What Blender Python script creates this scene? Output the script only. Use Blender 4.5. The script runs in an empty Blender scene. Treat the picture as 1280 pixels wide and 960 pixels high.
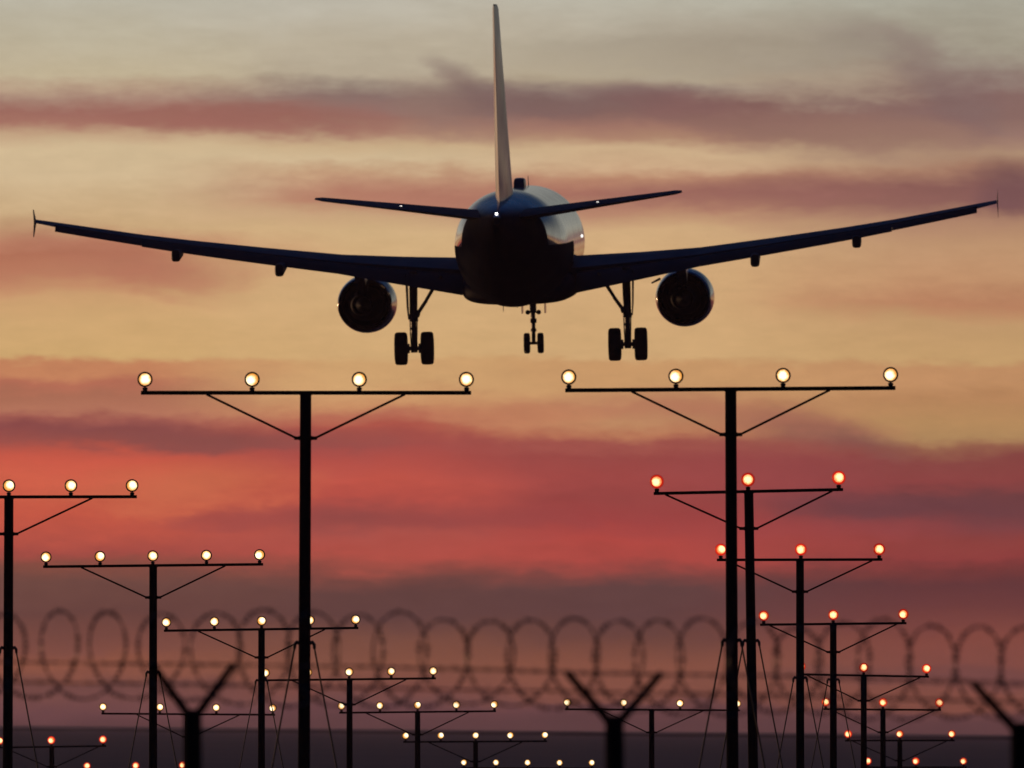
import bpy, math, random
from mathutils import Vector, Matrix

random.seed(7)
R = math.radians
scn = bpy.context.scene
COL = scn.collection

# ------------------------------------------------------------------ camera
F = 14353.0                      # focal length in units of 1/1280 of the frame width
CAMZ = 2.6
HAZE = 0.00006
HOR = 908.0
cam_d = bpy.data.cameras.new("camera")
cam = bpy.data.objects.new("camera", cam_d)
COL.objects.link(cam)
cam.location = (0, 0, CAMZ)
cam.rotation_euler = (R(90) + math.atan((HOR - 480) / F), 0, 0)
cam_d.sensor_width = 36
cam_d.lens = F * 36 / 1280
cam_d.clip_start = 0.5
cam_d.clip_end = 120000
cam_d.dof.use_dof = True
cam_d.dof.focus_distance = 232
cam_d.dof.aperture_fstop = 5.9
scn.camera = cam

scn.view_settings.view_transform = 'Standard'
scn.view_settings.look = 'None'
scn.view_settings.gamma = 1
scn.view_settings.exposure = 0
scn.cycles.max_bounces = 6
scn.cycles.caustics_reflective = False
scn.cycles.caustics_refractive = False


def dusty(c, k):
    l = .3 * c[0] + .59 * c[1] + .11 * c[2]
    return tuple(v + (l - v) * k for v in c)


def lin(c):
    o = []
    for v in c:
        v = v / 255.0
        o.append(v / 12.92 if v <= 0.04045 else ((v + 0.055) / 1.055) ** 2.4)
    return (*o, 1.0)


# ------------------------------------------------------------------ world: dusk sky
SUN_AZ, SUN_EL = -38.0, 1.2       # sun just above the horizon, left of the view
world = bpy.data.worlds.new("World")
scn.world = world
world.use_nodes = True
NT = world.node_tree
NT.nodes.clear()


class G:
    """small node-graph helper"""
    def __init__(s, nt): s.nt = nt
    def n(s, t, **k):
        x = s.nt.nodes.new(t)
        for a, b in k.items(): setattr(x, a, b)
        return x
    def put(s, inp, v):
        if hasattr(v, 'is_output') or isinstance(v, bpy.types.NodeSocket): s.nt.links.new(v, inp)
        else: inp.default_value = v
    def m(s, op, a, b=0.0, c=0.0, clamp=False):
        x = s.n('ShaderNodeMath', operation=op, use_clamp=clamp)
        s.put(x.inputs[0], a); s.put(x.inputs[1], b); s.put(x.inputs[2], c)
        return x.outputs[0]
    def xyz(s, a, b, c):
        x = s.n('ShaderNodeCombineXYZ')
        s.put(x.inputs[0], a); s.put(x.inputs[1], b); s.put(x.inputs[2], c)
        return x.outputs[0]
    def noise(s, vec, scale, detail=4, rough=0.55):
        x = s.n('ShaderNodeTexNoise'); x.noise_dimensions = '3D'
        s.put(x.inputs['Vector'], vec)
        x.inputs['Scale'].default_value = scale; x.inputs['Detail'].default_value = detail
        x.inputs['Roughness'].default_value = rough
        return x.outputs['Fac']
    def rng(s, v, a, b, c=0.0, d=1.0, smooth=True):
        x = s.n('ShaderNodeMapRange'); x.interpolation_type = 'SMOOTHSTEP' if smooth else 'LINEAR'
        s.put(x.inputs[0], v)
        for i, q in enumerate((a, b, c, d)): x.inputs[i + 1].default_value = q
        return x.outputs[0]
    def mix(s, f, a, b):
        x = s.n('ShaderNodeMix', data_type='RGBA'); x.clamp_factor = True
        s.put(x.inputs[0], f); s.put(x.inputs[6], a); s.put(x.inputs[7], b)
        return x.outputs[2]
    def ramp(s, v, stops):
        x = s.n('ShaderNodeValToRGB'); e = x.color_ramp.elements
        while len(e) < len(stops): e.new(0.5)
        for q, (p, c) in zip(e, stops): q.position = p; q.color = c
        s.put(x.inputs[0], v)
        return x.outputs[0]


g = G(NT)
tc = g.n('ShaderNodeTexCoord')
sep = g.n('ShaderNodeSeparateXYZ'); NT.links.new(tc.outputs['Generated'], sep.inputs[0])
dx, dy, dz = sep.outputs
yy = g.m('MAXIMUM', dy, 0.03)
U = g.m('MULTIPLY', g.m('DIVIDE', dx, yy), F / 100.0)      # azimuth, ~0.4 deg steps
V = g.m('MULTIPLY', g.m('DIVIDE', dz, yy), F / 100.0)      # elevation
# turbulence that bends every layer of cloud
wc = g.xyz(g.m('MULTIPLY', U, 0.32), V, 0.37)
w1 = g.m('SUBTRACT', g.noise(wc, 0.75, 5, 0.6), 0.5)
wc2 = g.xyz(g.m('MULTIPLY', U, 0.55), g.m('MULTIPLY', V, 1.2), 7.7)
w2 = g.m('SUBTRACT', g.noise(wc2, 0.9, 5, 0.6), 0.5)
fine2 = g.m('SUBTRACT', g.noise(g.xyz(g.m('MULTIPLY', U, 0.55), g.m('MULTIPLY', V, 2.0), 9.4), 4.2, 7, 0.62), 0.5)
fine = g.m('SUBTRACT', g.noise(g.xyz(g.m('MULTIPLY', U, 0.5), g.m('MULTIPLY', V, 1.7), 3.1), 1.5, 6, 0.62), 0.5)
Uw = g.m('ADD', U, g.m('MULTIPLY', w2, 2.4))
Vw = g.m('ADD', V, g.m('ADD', g.m('MULTIPLY', w1, 0.5), g.m('ADD', g.m('MULTIPLY', fine, 0.32), g.m('MULTIPLY', fine2, 0.2))))
PW = g.xyz(Uw, Vw, 0.0)

# layers of the western sky at four bearings: pixel row (1/39 deg) and colour
LAYERS = [
    (120, [(-120, (172, 172, 162)), (0, (190, 183, 162)), (40, (192, 180, 152)), (90, (198, 180, 145)), (105, (190, 160, 130)), (120, (174, 134, 114)), (138, (166, 106, 92)), (150, (174, 114, 96)), (166, (200, 162, 124)), (185, (216, 187, 142)), (220, (215, 185, 140)),
           (290, (206, 170, 125)), (310, (195, 132, 102)), (325, (183, 115, 88)), (345, (190, 125, 95)), (370, (208, 160, 112)), (400, (213, 170, 115)), (440, (212, 170, 112)),
           (462, (200, 132, 92)), (475, (185, 110, 85)), (492, (175, 110, 85)), (510, (185, 118, 92)), (520, (165, 92, 80)), (532, (142, 74, 72)), (545, (160, 80, 72)), (565, (205, 88, 68)), (590, (212, 98, 70)), (640, (205, 88, 66)), (662, (195, 84, 66)),
           (690, (170, 75, 65)), (710, (135, 80, 68)), (730, (112, 75, 68)), (770, (105, 68, 63)), (810, (112, 68, 62)), (830, (130, 78, 62)), (845, (125, 75, 62)), (856, (97, 61, 60)), (872, (104, 66, 68)), (890, (108, 70, 74)), (905, (92, 60, 64))]),
    (460, [(-120, (174, 174, 164)), (0, (192, 184, 165)), (50, (192, 178, 152)), (88, (185, 168, 142)), (104, (160, 140, 122)), (118, (140, 110, 102)), (135, (151, 110, 100)), (150, (160, 112, 98)), (165, (178, 130, 106)), (182, (206, 172, 128)), (200, (216, 186, 142)), (215, (205, 160, 120)), (236, (190, 125, 98)),
           (250, (192, 126, 98)), (268, (207, 162, 118)), (292, (214, 178, 130)), (330, (214, 175, 125)), (430, (214, 172, 118)),
           (480, (212, 165, 112)), (505, (205, 145, 100)), (520, (190, 112, 86)), (536, (180, 86, 72)), (560, (168, 78, 72)), (580, (185, 80, 70)), (605, (200, 85, 70)), (625, (190, 80, 68)), (648, (165, 74, 68)), (668, (180, 82, 72)), (690, (185, 80, 68)),
           (705, (165, 78, 66)), (720, (120, 72, 66)), (736, (98, 66, 64)), (770, (98, 66, 64)), (800, (108, 70, 62)), (830, (120, 75, 60)), (850, (115, 70, 60)), (865, (110, 66, 62)), (878, (102, 66, 68)), (892, (104, 68, 72)), (905, (90, 60, 63))]),
    (790, [(-120, (172, 172, 160)), (0, (188, 182, 163)), (40, (184, 172, 150)), (52, (176, 163, 140)), (70, (184, 169, 143)), (98, (192, 174, 142)), (108, (160, 140, 125)), (119, (137, 106, 98)), (136, (140, 100, 92)), (155, (165, 115, 98)), (170, (180, 132, 104)), (186, (212, 176, 132)), (205, (211, 170, 128)),
           (220, (195, 137, 103)), (240, (172, 107, 91)), (263, (190, 132, 102)), (290, (214, 175, 128)), (340, (214, 172, 122)), (430, (212, 170, 118)),
           (485, (205, 155, 105)), (510, (192, 130, 95)), (530, (198, 142, 100)), (543, (190, 122, 88)), (553, (165, 85, 75)), (575, (158, 72, 68)), (600, (165, 72, 68)), (630, (157, 68, 65)), (655, (165, 66, 64)), (675, (185, 72, 64)), (695, (180, 72, 64)),
           (715, (135, 72, 68)), (731, (100, 68, 68)), (760, (98, 66, 66)), (790, (110, 70, 62)), (830, (125, 76, 62)), (865, (122, 74, 62)), (880, (112, 68, 61)), (889, (106, 68, 70)), (905, (90, 60, 63))]),
    (1205, [(-120, (160, 160, 148)), (0, (172, 168, 150)), (30, (166, 158, 138)), (60, (162, 150, 128)), (80, (158, 140, 122)), (100, (147, 120, 109)), (125, (140, 104, 97)), (150, (143, 105, 97)), (170, (158, 118, 104)), (194, (183, 144, 112)), (214, (170, 120, 95)), (235, (142, 90, 83)), (255, (146, 93, 85)), (276, (180, 130, 100)),
            (310, (195, 150, 112)), (345, (198, 148, 108)), (376, (188, 130, 95)), (402, (198, 155, 108)), (440, (202, 160, 108)),
            (470, (198, 145, 100)), (492, (188, 136, 92)), (520, (185, 140, 92)), (546, (180, 138, 92)), (558, (155, 100, 76)), (575, (140, 71, 66)), (600, (143, 66, 64)), (622, (113, 62, 64)), (640, (112, 62, 65)), (660, (132, 65, 67)), (680, (148, 64, 60)), (700, (150, 62, 60)),
            (713, (120, 58, 58)), (736, (102, 56, 60)), (765, (115, 62, 62)), (800, (118, 66, 62)), (830, (118, 68, 64)), (845, (105, 64, 66)), (860, (121, 71, 62)), (880, (119, 70, 60)), (891, (110, 70, 70)), (905, (94, 61, 64))]),
]
SPLIT = 450
vh = g.m('DIVIDE', g.m('ADD', g.m('SUBTRACT', Vw, (HOR - SPLIT) / 100), 0.0), 5.9)       # upper half
vl = g.m('DIVIDE', Vw, (HOR - SPLIT) / 100)                                              # lower half
pick = g.rng(Vw, (HOR - SPLIT) / 100 - .06, (HOR - SPLIT) / 100 + .06)
colr = None
for i, (cx, tab) in enumerate(LAYERS):
    hi = [((SPLIT - y) / 590.0, lin(dusty(c, .15 if y < 290 else .04))) for y, c in tab if y < SPLIT][::-1]
    lo = [((HOR - y) / (HOR - SPLIT), lin(dusty(c, .03) if y < 708 else (c[0] * .98, c[1] * .955, c[2] * .93) if y < 800 else ((c[0] * 1.17, c[1] * 1.12, c[2] * 1.0) if y < 884 else (c[0] * .99, c[1] * .94, c[2] * .93)))) for y, c in tab if y >= SPLIT][::-1]
    col = g.mix(pick, g.ramp(vl, lo), g.ramp(vh, hi))
    if colr is None: colr = col
    else:
        px0 = LAYERS[i - 1][0]
        colr = g.mix(g.rng(Uw, (px0 + 20 - 640) / 100, (cx - 20 - 640) / 100), colr, col)

# single clouds: centre x, y, half-width, half-height (pixels of 1/39 deg), tilt, density, colour
clouds = [
    (940, 62, 300, 46, 2, .55, (163, 147, 127)), (1110, 52, 130, 30, -8, .55, (152, 136, 122)), (1250, 45, 160, 60, 0, .5, (170, 162, 142)), (520, 52, 200, 26, 4, .35, (180, 165, 140)),
    (600, 97, 95, 20, -20, .6, (124, 94, 92)), (560, 128, 120, 40, -10, .45, (150, 118, 104)), (690, 118, 150, 26, -3, .6, (126, 94, 90)), (870, 124, 150, 22, -9, .75, (126, 88, 87)), (960, 145, 190, 28, -6, .7, (142, 96, 89)),
    (1060, 168, 240, 30, -4, .6, (158, 116, 98)), (1060, 110, 170, 26, 0, .5, (182, 158, 130)), (1170, 96, 120, 26, -34, .55, (140, 114, 106)), (1215, 128, 60, 50, 15, .35, (128, 94, 94)), (300, 148, 220, 20, -2, .6, (162, 96, 84)),
    (600, 236, 200, 24, 0, .6, (184, 116, 94)), (950, 238, 200, 24, 0, .6, (156, 98, 88)), (1262, 236, 90, 36, 0, .7, (120, 78, 80)),
    (190, 342, 160, 26, -10, .5, (180, 114, 90)), (40, 300, 130, 26, -2, .5, (176, 110, 88)),
    (270, 545, 260, 17, -2, .75, (138, 76, 72)), (225, 606, 190, 34, 3, .55, (210, 110, 74)), (300, 645, 120, 14, 3, .7, (166, 74, 68)), (440, 650, 130, 20, 2, .6, (146, 70, 67)), (60, 590, 160, 30, 0, .4, (216, 92, 70)),
    (650, 520, 160, 16, 0, .5, (200, 130, 92)), (1040, 545, 120, 22, -10, .55, (118, 72, 76)), (960, 528, 200, 22, -4, .5, (172, 100, 82)), (1000, 590, 220, 36, 0, .5, (152, 68, 70)), (640, 650, 160, 14, 0, .4, (158, 68, 66)), (1100, 632, 200, 18, -3, .6, (112, 62, 68)), (1000, 665, 220, 22, 0, .5, (168, 68, 66)),
]
for (cx, cy, rx, ry, ang, den, c) in clouds:
    mp = g.n('ShaderNodeMapping', vector_type='TEXTURE')
    NT.links.new(PW, mp.inputs[0])
    mp.inputs[1].default_value = ((cx - 640) / 100, (HOR - cy) / 100, 0)
    mp.inputs[2].default_value = (0, 0, R(ang))
    mp.inputs[3].default_value = (rx / 100 * 1.25, ry / 100 * 1.45, 1)
    gr = g.n('ShaderNodeTexGradient', gradient_type='SPHERICAL')
    NT.links.new(mp.outputs[0], gr.inputs[0])
    e = g.m('ADD', gr.outputs['Fac'], g.m('ADD', g.m('MULTIPLY', fine, 0.65), g.m('MULTIPLY', fine2, 0.45)))
    e = g.rng(e, 0.0, 0.9, 0.0, den * 1.1)
    e = g.m('MULTIPLY', e, g.rng(gr.outputs['Fac'], 0.0, 0.35))
    colr = g.mix(e, colr, lin(dusty(c, .16 if cy < 290 else .05)))
# faint overall mottling
mott = g.m('ADD', 1.0, g.m('ADD', g.m('MULTIPLY', fine, 0.18), g.m('MULTIPLY', fine2, 0.2)))
vm = g.n('ShaderNodeVectorMath', operation='SCALE')
NT.links.new(colr, vm.inputs[0]); NT.links.new(mott, vm.inputs['Scale'])
sunset = vm.outputs[0]

# rest of the dome: Nishita dusk sky, fading out of the glow with height and away from the west
sky = g.n('ShaderNodeTexSky', sky_type='NISHITA')
sky.sun_disc = False
sky.sun_elevation = R(SUN_EL)
sky.sun_rotation = R(SUN_AZ)
sky.air_density = 1.3
sky.dust_density = 1.5
sky.ozone_density = 4.0
sc_ = g.n('ShaderNodeVectorMath', operation='SCALE'); NT.links.new(sky.outputs[0], sc_.inputs[0]); sc_.inputs['Scale'].default_value = 0.1
tint = g.n('ShaderNodeVectorMath', operation='MULTIPLY'); NT.links.new(sc_.outputs[0], tint.inputs[0]); tint.inputs[1].default_value = (0.55, 0.8, 1.25)
up = g.rng(dz, 0.058, 0.17)
west = g.rng(dy, 0.50, 0.97)
glow = g.m('MULTIPLY', west, g.m('SUBTRACT', 1.0, up))
fin = g.mix(glow, tint.outputs[0], sunset)
bg = g.n('ShaderNodeBackground'); NT.links.new(fin, bg.inputs[0]); bg.inputs[1].default_value = 1.0
wo = g.n('ShaderNodeOutputWorld'); NT.links.new(bg.outputs[0], wo.inputs[0])
world.cycles.sampling_method = 'MANUAL'
world.cycles.sample_map_resolution = 512

# ------------------------------------------------------------------ sun (the last low light, ahead and left)
sd = bpy.data.lights.new("sun", 'SUN'); sd.energy = 0.7; sd.angle = R(3.0); sd.color = (1.0, 0.55, 0.28)
so = bpy.data.objects.new("sun", sd); COL.objects.link(so)
dirv = Vector((math.sin(R(SUN_AZ)) * math.cos(R(SUN_EL)), math.cos(R(SUN_AZ)) * math.cos(R(SUN_EL)), math.sin(R(SUN_EL))))
so.rotation_euler = dirv.to_track_quat('Z', 'Y').to_euler()
so.location = dirv * 50


# ------------------------------------------------------------------ materials
def mat(name, col, rough=0.5, metal=0.0, coat=0.0, spec=0.5, var=0.25, vscale=3.0):
    m = bpy.data.materials.new(name); m.use_nodes = True
    nt = m.node_tree; q = G(nt); b = nt.nodes['Principled BSDF']
    t = q.n('ShaderNodeTexCoord')
    nz = q.noise(t.outputs['Object'], vscale, 5, 0.6)
    a = [c * (1 - var) for c in col]; z = [min(1, c * (1 + var)) for c in col]
    c = q.mix(q.rng(nz, 0.3, 0.7), (*a, 1), (*z, 1))
    nt.links.new(c, b.inputs['Base Color'])
    nt.links.new(q.rng(nz, 0.25, 0.75, max(0.02, rough - 0.08), min(1, rough + 0.1)), b.inputs['Roughness'])
    b.inputs['Metallic'].default_value = metal
    b.inputs['Coat Weight'].default_value = coat
    b.inputs['Specular IOR Level'].default_value = spec
    return m


def emis(name, core, rim, s_core, s_rim, mott=0.5):
    """lamp lens: bright core, coloured rim, uneven glass"""
    m = bpy.data.materials.new(name); m.use_nodes = True
    nt = m.node_tree; q = G(nt); nt.nodes.clear()
    t = q.n('ShaderNodeTexCoord'); oi = q.n('ShaderNodeObjectInfo')
    sp = q.n('ShaderNodeSeparateXYZ'); nt.links.new(t.outputs['Object'], sp.inputs[0])
    off = q.m('MULTIPLY', q.m('SUBTRACT', oi.outputs['Random'], 0.5), 0.05)
    xx = q.m('ADD', sp.outputs[0], off)
    zz = q.m('ADD', sp.outputs[2], q.m('MULTIPLY', off, 0.7))
    rr = q.m('SQRT', q.m('ADD', q.m('MULTIPLY', xx, xx), q.m('MULTIPLY', zz, zz)))
    v = q.xyz(q.m('ADD', sp.outputs[0], q.m('MULTIPLY', oi.outputs['Random'], 31.0)), 0.0, sp.outputs[2])
    nz = q.m('SUBTRACT', q.noise(v, 26, 3, 0.6), 0.5)
    f = q.rng(q.m('ADD', rr, q.m('MULTIPLY', nz, 0.13 * mott)), 0.024, 0.092)
    c = q.mix(f, core, rim)
    st = q.m('ADD', s_core, q.m('MULTIPLY', f, s_rim - s_core))
    e = q.n('ShaderNodeEmission'); nt.links.new(c, e.inputs[0]); nt.links.new(st, e.inputs[1])
    o = q.n('ShaderNodeOutputMaterial'); nt.links.new(e.outputs[0], o.inputs[0])
    return m


def plain_emis(name, c, s):
    m = bpy.data.materials.new(name); m.use_nodes = True
    nt = m.node_tree; q = G(nt); nt.nodes.clear()
    e = q.n('ShaderNodeEmission'); e.inputs[0].default_value = c; e.inputs[1].default_value = s
    o = q.n('ShaderNodeOutputMaterial'); nt.links.new(e.outputs[0], o.inputs[0])
    return m


M_MAST = mat("mast_paint", (.010, .009, .009), 0.85, 0.0, 0, 0.04, .3, 1.2)
M_WIRE = mat("guy_cable", (.03, .025, .025), 0.5, 0.2, 0, 0.4, .2, 4)
M_HOUSE = mat("lamp_housing", (.03, .022, .018), 0.45, 0.0, 0, 0.4, .3, 9)
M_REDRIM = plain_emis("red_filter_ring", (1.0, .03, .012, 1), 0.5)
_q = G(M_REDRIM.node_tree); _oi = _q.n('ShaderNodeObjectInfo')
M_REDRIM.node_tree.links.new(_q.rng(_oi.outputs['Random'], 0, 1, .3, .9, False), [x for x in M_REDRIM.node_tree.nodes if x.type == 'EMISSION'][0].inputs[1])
M_LENSW = emis("white_lens", (1.0, .88, .56, 1), (1.0, .40, .07, 1), 2.3, .95)
M_LENSR = emis("red_lens", (1.0, .68, .30, 1), (1.0, .17, .035, 1), 2.1, .95)
M_POST = mat("fence_post_paint", (.010, .010, .010), 0.85, 0, 0, .04, .3, 4)
M_RAZOR = mat("razor_wire_steel", (.05, .045, .042), 0.5, 0.3, 0, .4, .3, 6)
M_TYRE = mat("tyre_rubber", (.012, .012, .012), 0.8, 0, 0, .2, .2, 4)
M_GEAR = mat("gear_steel", (.05, .045, .045), 0.4, 0.3, 0, .4, .2, 4)
M_WING = mat("wing_paint", (.06, .06, .066), 0.5, 0.0, .0, .3, .15, .6)
M_FLAP = mat("flap_paint", (.02, .021, .026), 0.55, 0.0, 0, .3, .15, .6)
M_NAC = mat("nacelle_paint", (.015, .02, .045), 0.25, 0.0, .5, .5, .15, 1)
M_BELLY = mat("belly_paint", (.008, .010, .024), .6, 0, 0, .01, .15, 1)
M_LIP = mat("bare_metal", (.12, .11, .11), 0.5, 1.0, 0, .5, .15, 2)
M_CORE = mat("hot_section_metal", (.012, .010, .009), 0.75, 0.0, 0, .12, .35, 3)
M_DARK = mat("engine_inside", (.004, .004, .004), 0.8, 0, 0, .02, .2, 2)
M_FIN = mat("fin_paint", (.46, .41, .35), 0.4, 0.0, .2, .4, .06, .5)
M_DOME = mat("antenna_fairing", (.03, .035, .07), 0.4, 0, .2, .5, .15, 1)
M_TAILL = plain_emis("tail_lamp_glass", (1, .97, .92, 1), 14.0)
M_LOGO = plain_emis("logo_lamp_glass", (1, .95, .88, 1), 2.2)


def fuselage_material():
    m = bpy.data.materials.new("fuselage_livery_and_sheen"); m.use_nodes = True
    nt = m.node_tree; q = G(nt); b = nt.nodes['Principled BSDF']
    t = q.n('ShaderNodeTexCoord'); sp = q.n('ShaderNodeSeparateXYZ'); nt.links.new(t.outputs['Object'], sp.inputs[0])
    x, y, z = sp.outputs
    # local y = 20 - s ; paint line steps up, then the dark area climbs and softens over the tail
    b.inputs['Coat Roughness'].default_value = .07
    zb = q.m('ADD', 3.25, q.m('ADD', q.rng(y, 2.5, 1.5, 0, 0.75), q.rng(y, -10.4, -12.0, 0, 1.25)))
    dark = q.rng(q.m('DIVIDE', q.m('SUBTRACT', z, zb), q.rng(y, -11.0, -13.0, .03, .26)), -1.0, 1.0, 1, 0)
    nz = q.noise(t.outputs['Object'], .8, 5, .6)
    white = q.mix(nz, (.11, .125, .16, 1), (.16, .17, .19, 1))
    blue = q.mix(nz, (.035, .048, .11, 1), (.06, .075, .145, 1))
    white = q.mix(q.m('MAXIMUM', q.rng(y, 6.0, 10.0), q.m('MULTIPLY', q.rng(y, -12.5, -11.5), q.rng(z, 5.45, 4.9))), blue, white)  # blue on top is reflected sky painted into the colour; flanks stay paler
    # panel joints
    fr = q.m('FRACT', q.m('MULTIPLY', y, 0.42))
    joint = q.rng(q.m('ABSOLUTE', q.m('SUBTRACT', fr, .5)), 0.0, 0.012, 0.93, 1.0)
    # red ribbon of the tail design on the left flank and windows
    r1 = q.m('MULTIPLY', q.rng(q.m('ABSOLUTE', q.m('SUBTRACT', z, q.m('ADD', zb, .12))), .2, .22, 1, 0), q.rng(q.m('ABSOLUTE', q.m('ADD', y, 7.5)), 4.5, 4.6, 1, 0))
    r2 = q.m('MULTIPLY', q.rng(q.m('ABSOLUTE', q.m('SUBTRACT', z, 5.42)), .16, .18, 1, 0), q.rng(q.m('ABSOLUTE', q.m('ADD', y, 11.0)), 1.2, 1.3, 1, 0))
    red = q.m('MULTIPLY', q.rng(x, -0.85, -.95), q.m('MAXIMUM', r1, r2))
    c = q.mix(red, white, (.45, .02, .015, 1))
    wz = q.rng(q.m('ABSOLUTE', q.m('SUBTRACT', z, 4.35)), .15, .17, 1, 0)
    wf = q.m('FRACT', q.m('MULTIPLY', y, 1.9))
    win = q.m('MULTIPLY', q.m('MULTIPLY', wz, q.rng(q.m('ABSOLUTE', q.m('SUBTRACT', wf, .5)), .2, .22, 1, 0)), q.m('MULTIPLY', q.rng(y, -7.1, -7.0), q.rng(y, 15.0, 15.1, 1, 0)))
    c = q.mix(win, c, (.02, .02, .025, 1))
    c = q.mix(dark, c, (.008, .011, .030, 1))
    vm = q.n('ShaderNodeVectorMath', operation='SCALE'); nt.links.new(c, vm.inputs[0]); nt.links.new(joint, vm.inputs['Scale'])
    nt.links.new(vm.outputs[0], b.inputs['Base Color'])
    nt.links.new(q.m('ADD', q.rng(nz, .3, .7, .22, .34), q.m('MULTIPLY', dark, .5)), b.inputs['Roughness'])
    nt.links.new(q.m('ADD', .012, q.m('MULTIPLY', q.m('SUBTRACT', 1.0, dark), .4)), b.inputs['Specular IOR Level'])
    nt.links.new(q.mix(dark, (.75, .75, .75, 1), (0, 0, 0, 1)), b.inputs['Coat Weight'])
    return m


M_FUS = fuselage_material()


# ------------------------------------------------------------------ mesh builder
class MB:
    def __init__(s): s.v = []; s.f = []
    def ring_faces(s, a, b, n, closed=True):
        for i in range(n if closed else n - 1):
            j = (i + 1) % n
            s.f.append((a + i, a + j, b + j, b + i))
    def loft(s, rings, cap0=True, cap1=True, closed=True):
        n = len(rings[0]); idx = []
        for r in rings:
            idx.append(len(s.v)); s.v.extend(tuple(p) for p in r)
        for a, b in zip(idx, idx[1:]): s.ring_faces(a, b, n, closed)
        if cap0: s.f.append(tuple(idx[0] + i for i in reversed(range(n))))
        if cap1: s.f.append(tuple(idx[-1] + i for i in range(n)))
        return s
    def box(s, c, d, M=None):
        b = len(s.v)
        for z in (-1, 1):
            for y in (-1, 1):
                for x in (-1, 1):
                    p = Vector((x * d[0] / 2, y * d[1] / 2, z * d[2] / 2))
                    if M: p = M @ p
                    s.v.append(tuple(p + Vector(c)))
        for q in ((0, 2, 3, 1), (4, 5, 7, 6), (0, 1, 5, 4), (2, 6, 7, 3), (0, 4, 6, 2), (1, 3, 7, 5)): s.f.append(tuple(b + i for i in q))
        return s
    def tube(s, pts, r, n=8, caps=True):
        pts = [Vector(p) for p in pts]
        rs = r if isinstance(r, (list, tuple)) else [r] * len(pts)
        rings = []; prev = None
        for i, p in enumerate(pts):
            t = (pts[min(i + 1, len(pts) - 1)] - pts[max(i - 1, 0)])
            t = t.normalized() if t.length > 1e-9 else Vector((0, 0, 1))
            if prev is None:
                ref = Vector((0, 0, 1)) if abs(t.z) < .9 else Vector((0, 1, 0))
                nrm = t.cross(ref).normalized()
            else:
                nrm = (prev - t * prev.dot(t)).normalized()
            prev = nrm; bn = t.cross(nrm)
            rings.append([p + (nrm * math.cos(2 * math.pi * k / n) + bn * math.sin(2 * math.pi * k / n)) * rs[i] for k in range(n)])
        return s.loft(rings, caps, caps)
    def lathe(s, prof, n=32, c=(0, 0, 0), axis='Y', cap0=False, cap1=False):
        """prof: (along, radius)"""
        rings = []
        for a, r in prof:
            q = []
            for k in range(n):
                w = 2 * math.pi * k / n
                u, v = r * math.cos(w), r * math.sin(w)
                p = {'Y': (u, a, v), 'X': (a, u, v), 'Z': (u, v, a)}[axis]
                q.append((p[0] + c[0], p[1] + c[1], p[2] + c[2]))
            rings.append(q)
        return s.loft(rings, cap0, cap1)
    def build(s, name, m, parent=None, loc=(0, 0, 0), smooth=True, ang=35):
        me = bpy.data.meshes.new(name)
        me.from_pydata(s.v, [], s.f)
        me.materials.append(m)
        if smooth:
            me.polygons.foreach_set('use_smooth', [True] * len(me.polygons))
            me.set_sharp_from_angle(angle=R(ang))
        me.update()
        o = bpy.data.objects.new(name, me); COL.objects.link(o)
        o.location = loc
        if parent: o.parent = parent
        return o


def fix_normals(o):
    import bmesh
    bm = bmesh.new(); bm.from_mesh(o.data)
    bmesh.ops.recalc_face_normals(bm, faces=bm.faces)
    bm.to_mesh(o.data); bm.free()
    return o


def thing(name, label, cat, loc=(0, 0, 0), group=None):
    o = bpy.data.objects.new(name, None); COL.objects.link(o)
    o.location = loc; o.empty_display_size = .3
    o['label'] = label; o['category'] = cat
    if group: o['group'] = group
    return o


def wx(px, D): return (px - 640.0) / F * D
def wz(py, D): return CAMZ + (HOR - py) / F * D


# ------------------------------------------------------------------ ground
def ground_z(x, y): return -0.0094 * x + 0.25 * math.sin(x * .013 + 1) * math.sin(y * .0021) * min(1, max(0, (abs(y) - 600) / 1500)) * .4


gb = MB()
ys = [-300, -60, 0, 60, 120, 200, 300, 420, 600, 900, 1300, 1900, 2700, 3800, 5500, 8000]
n = 41
idx = []
for y in ys:
    W = max(400, abs(y) * .5)
    row = []
    for k in range(n):
        x = (k / (n - 1) * 2 - 1) * W
        row.append(len(gb.v)); gb.v.append((x, y, ground_z(x, y)))
    idx.append(row)
for a, b in zip(idx, idx[1:]):
    for k in range(n - 1): gb.f.append((a[k], a[k + 1], b[k + 1], b[k]))


def ground_material():
    m = bpy.data.materials.new("dusk_grassland"); m.use_nodes = True
    nt = m.node_tree; q = G(nt); b = nt.nodes['Principled BSDF']
    t = q.n('ShaderNodeTexCoord')
    n1 = q.noise(t.outputs['Object'], .012, 6, .6); n2 = q.noise(t.outputs['Object'], .6, 4, .6)
    c = q.mix(q.rng(n1, .35, .65), (.20, .088, .088, 1), (.25, .105, .10, 1))
    c = q.mix(q.m('MULTIPLY', n2, .6), c, (.075, .046, .045, 1))
    nt.links.new(c, b.inputs['Base Color'])
    b.inputs['Roughness'].default_value = .85
    b.inputs['Specular IOR Level'].default_value = .25
    return m


go = gb.build("ground", ground_material()); go['kind'] = 'structure'

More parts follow.
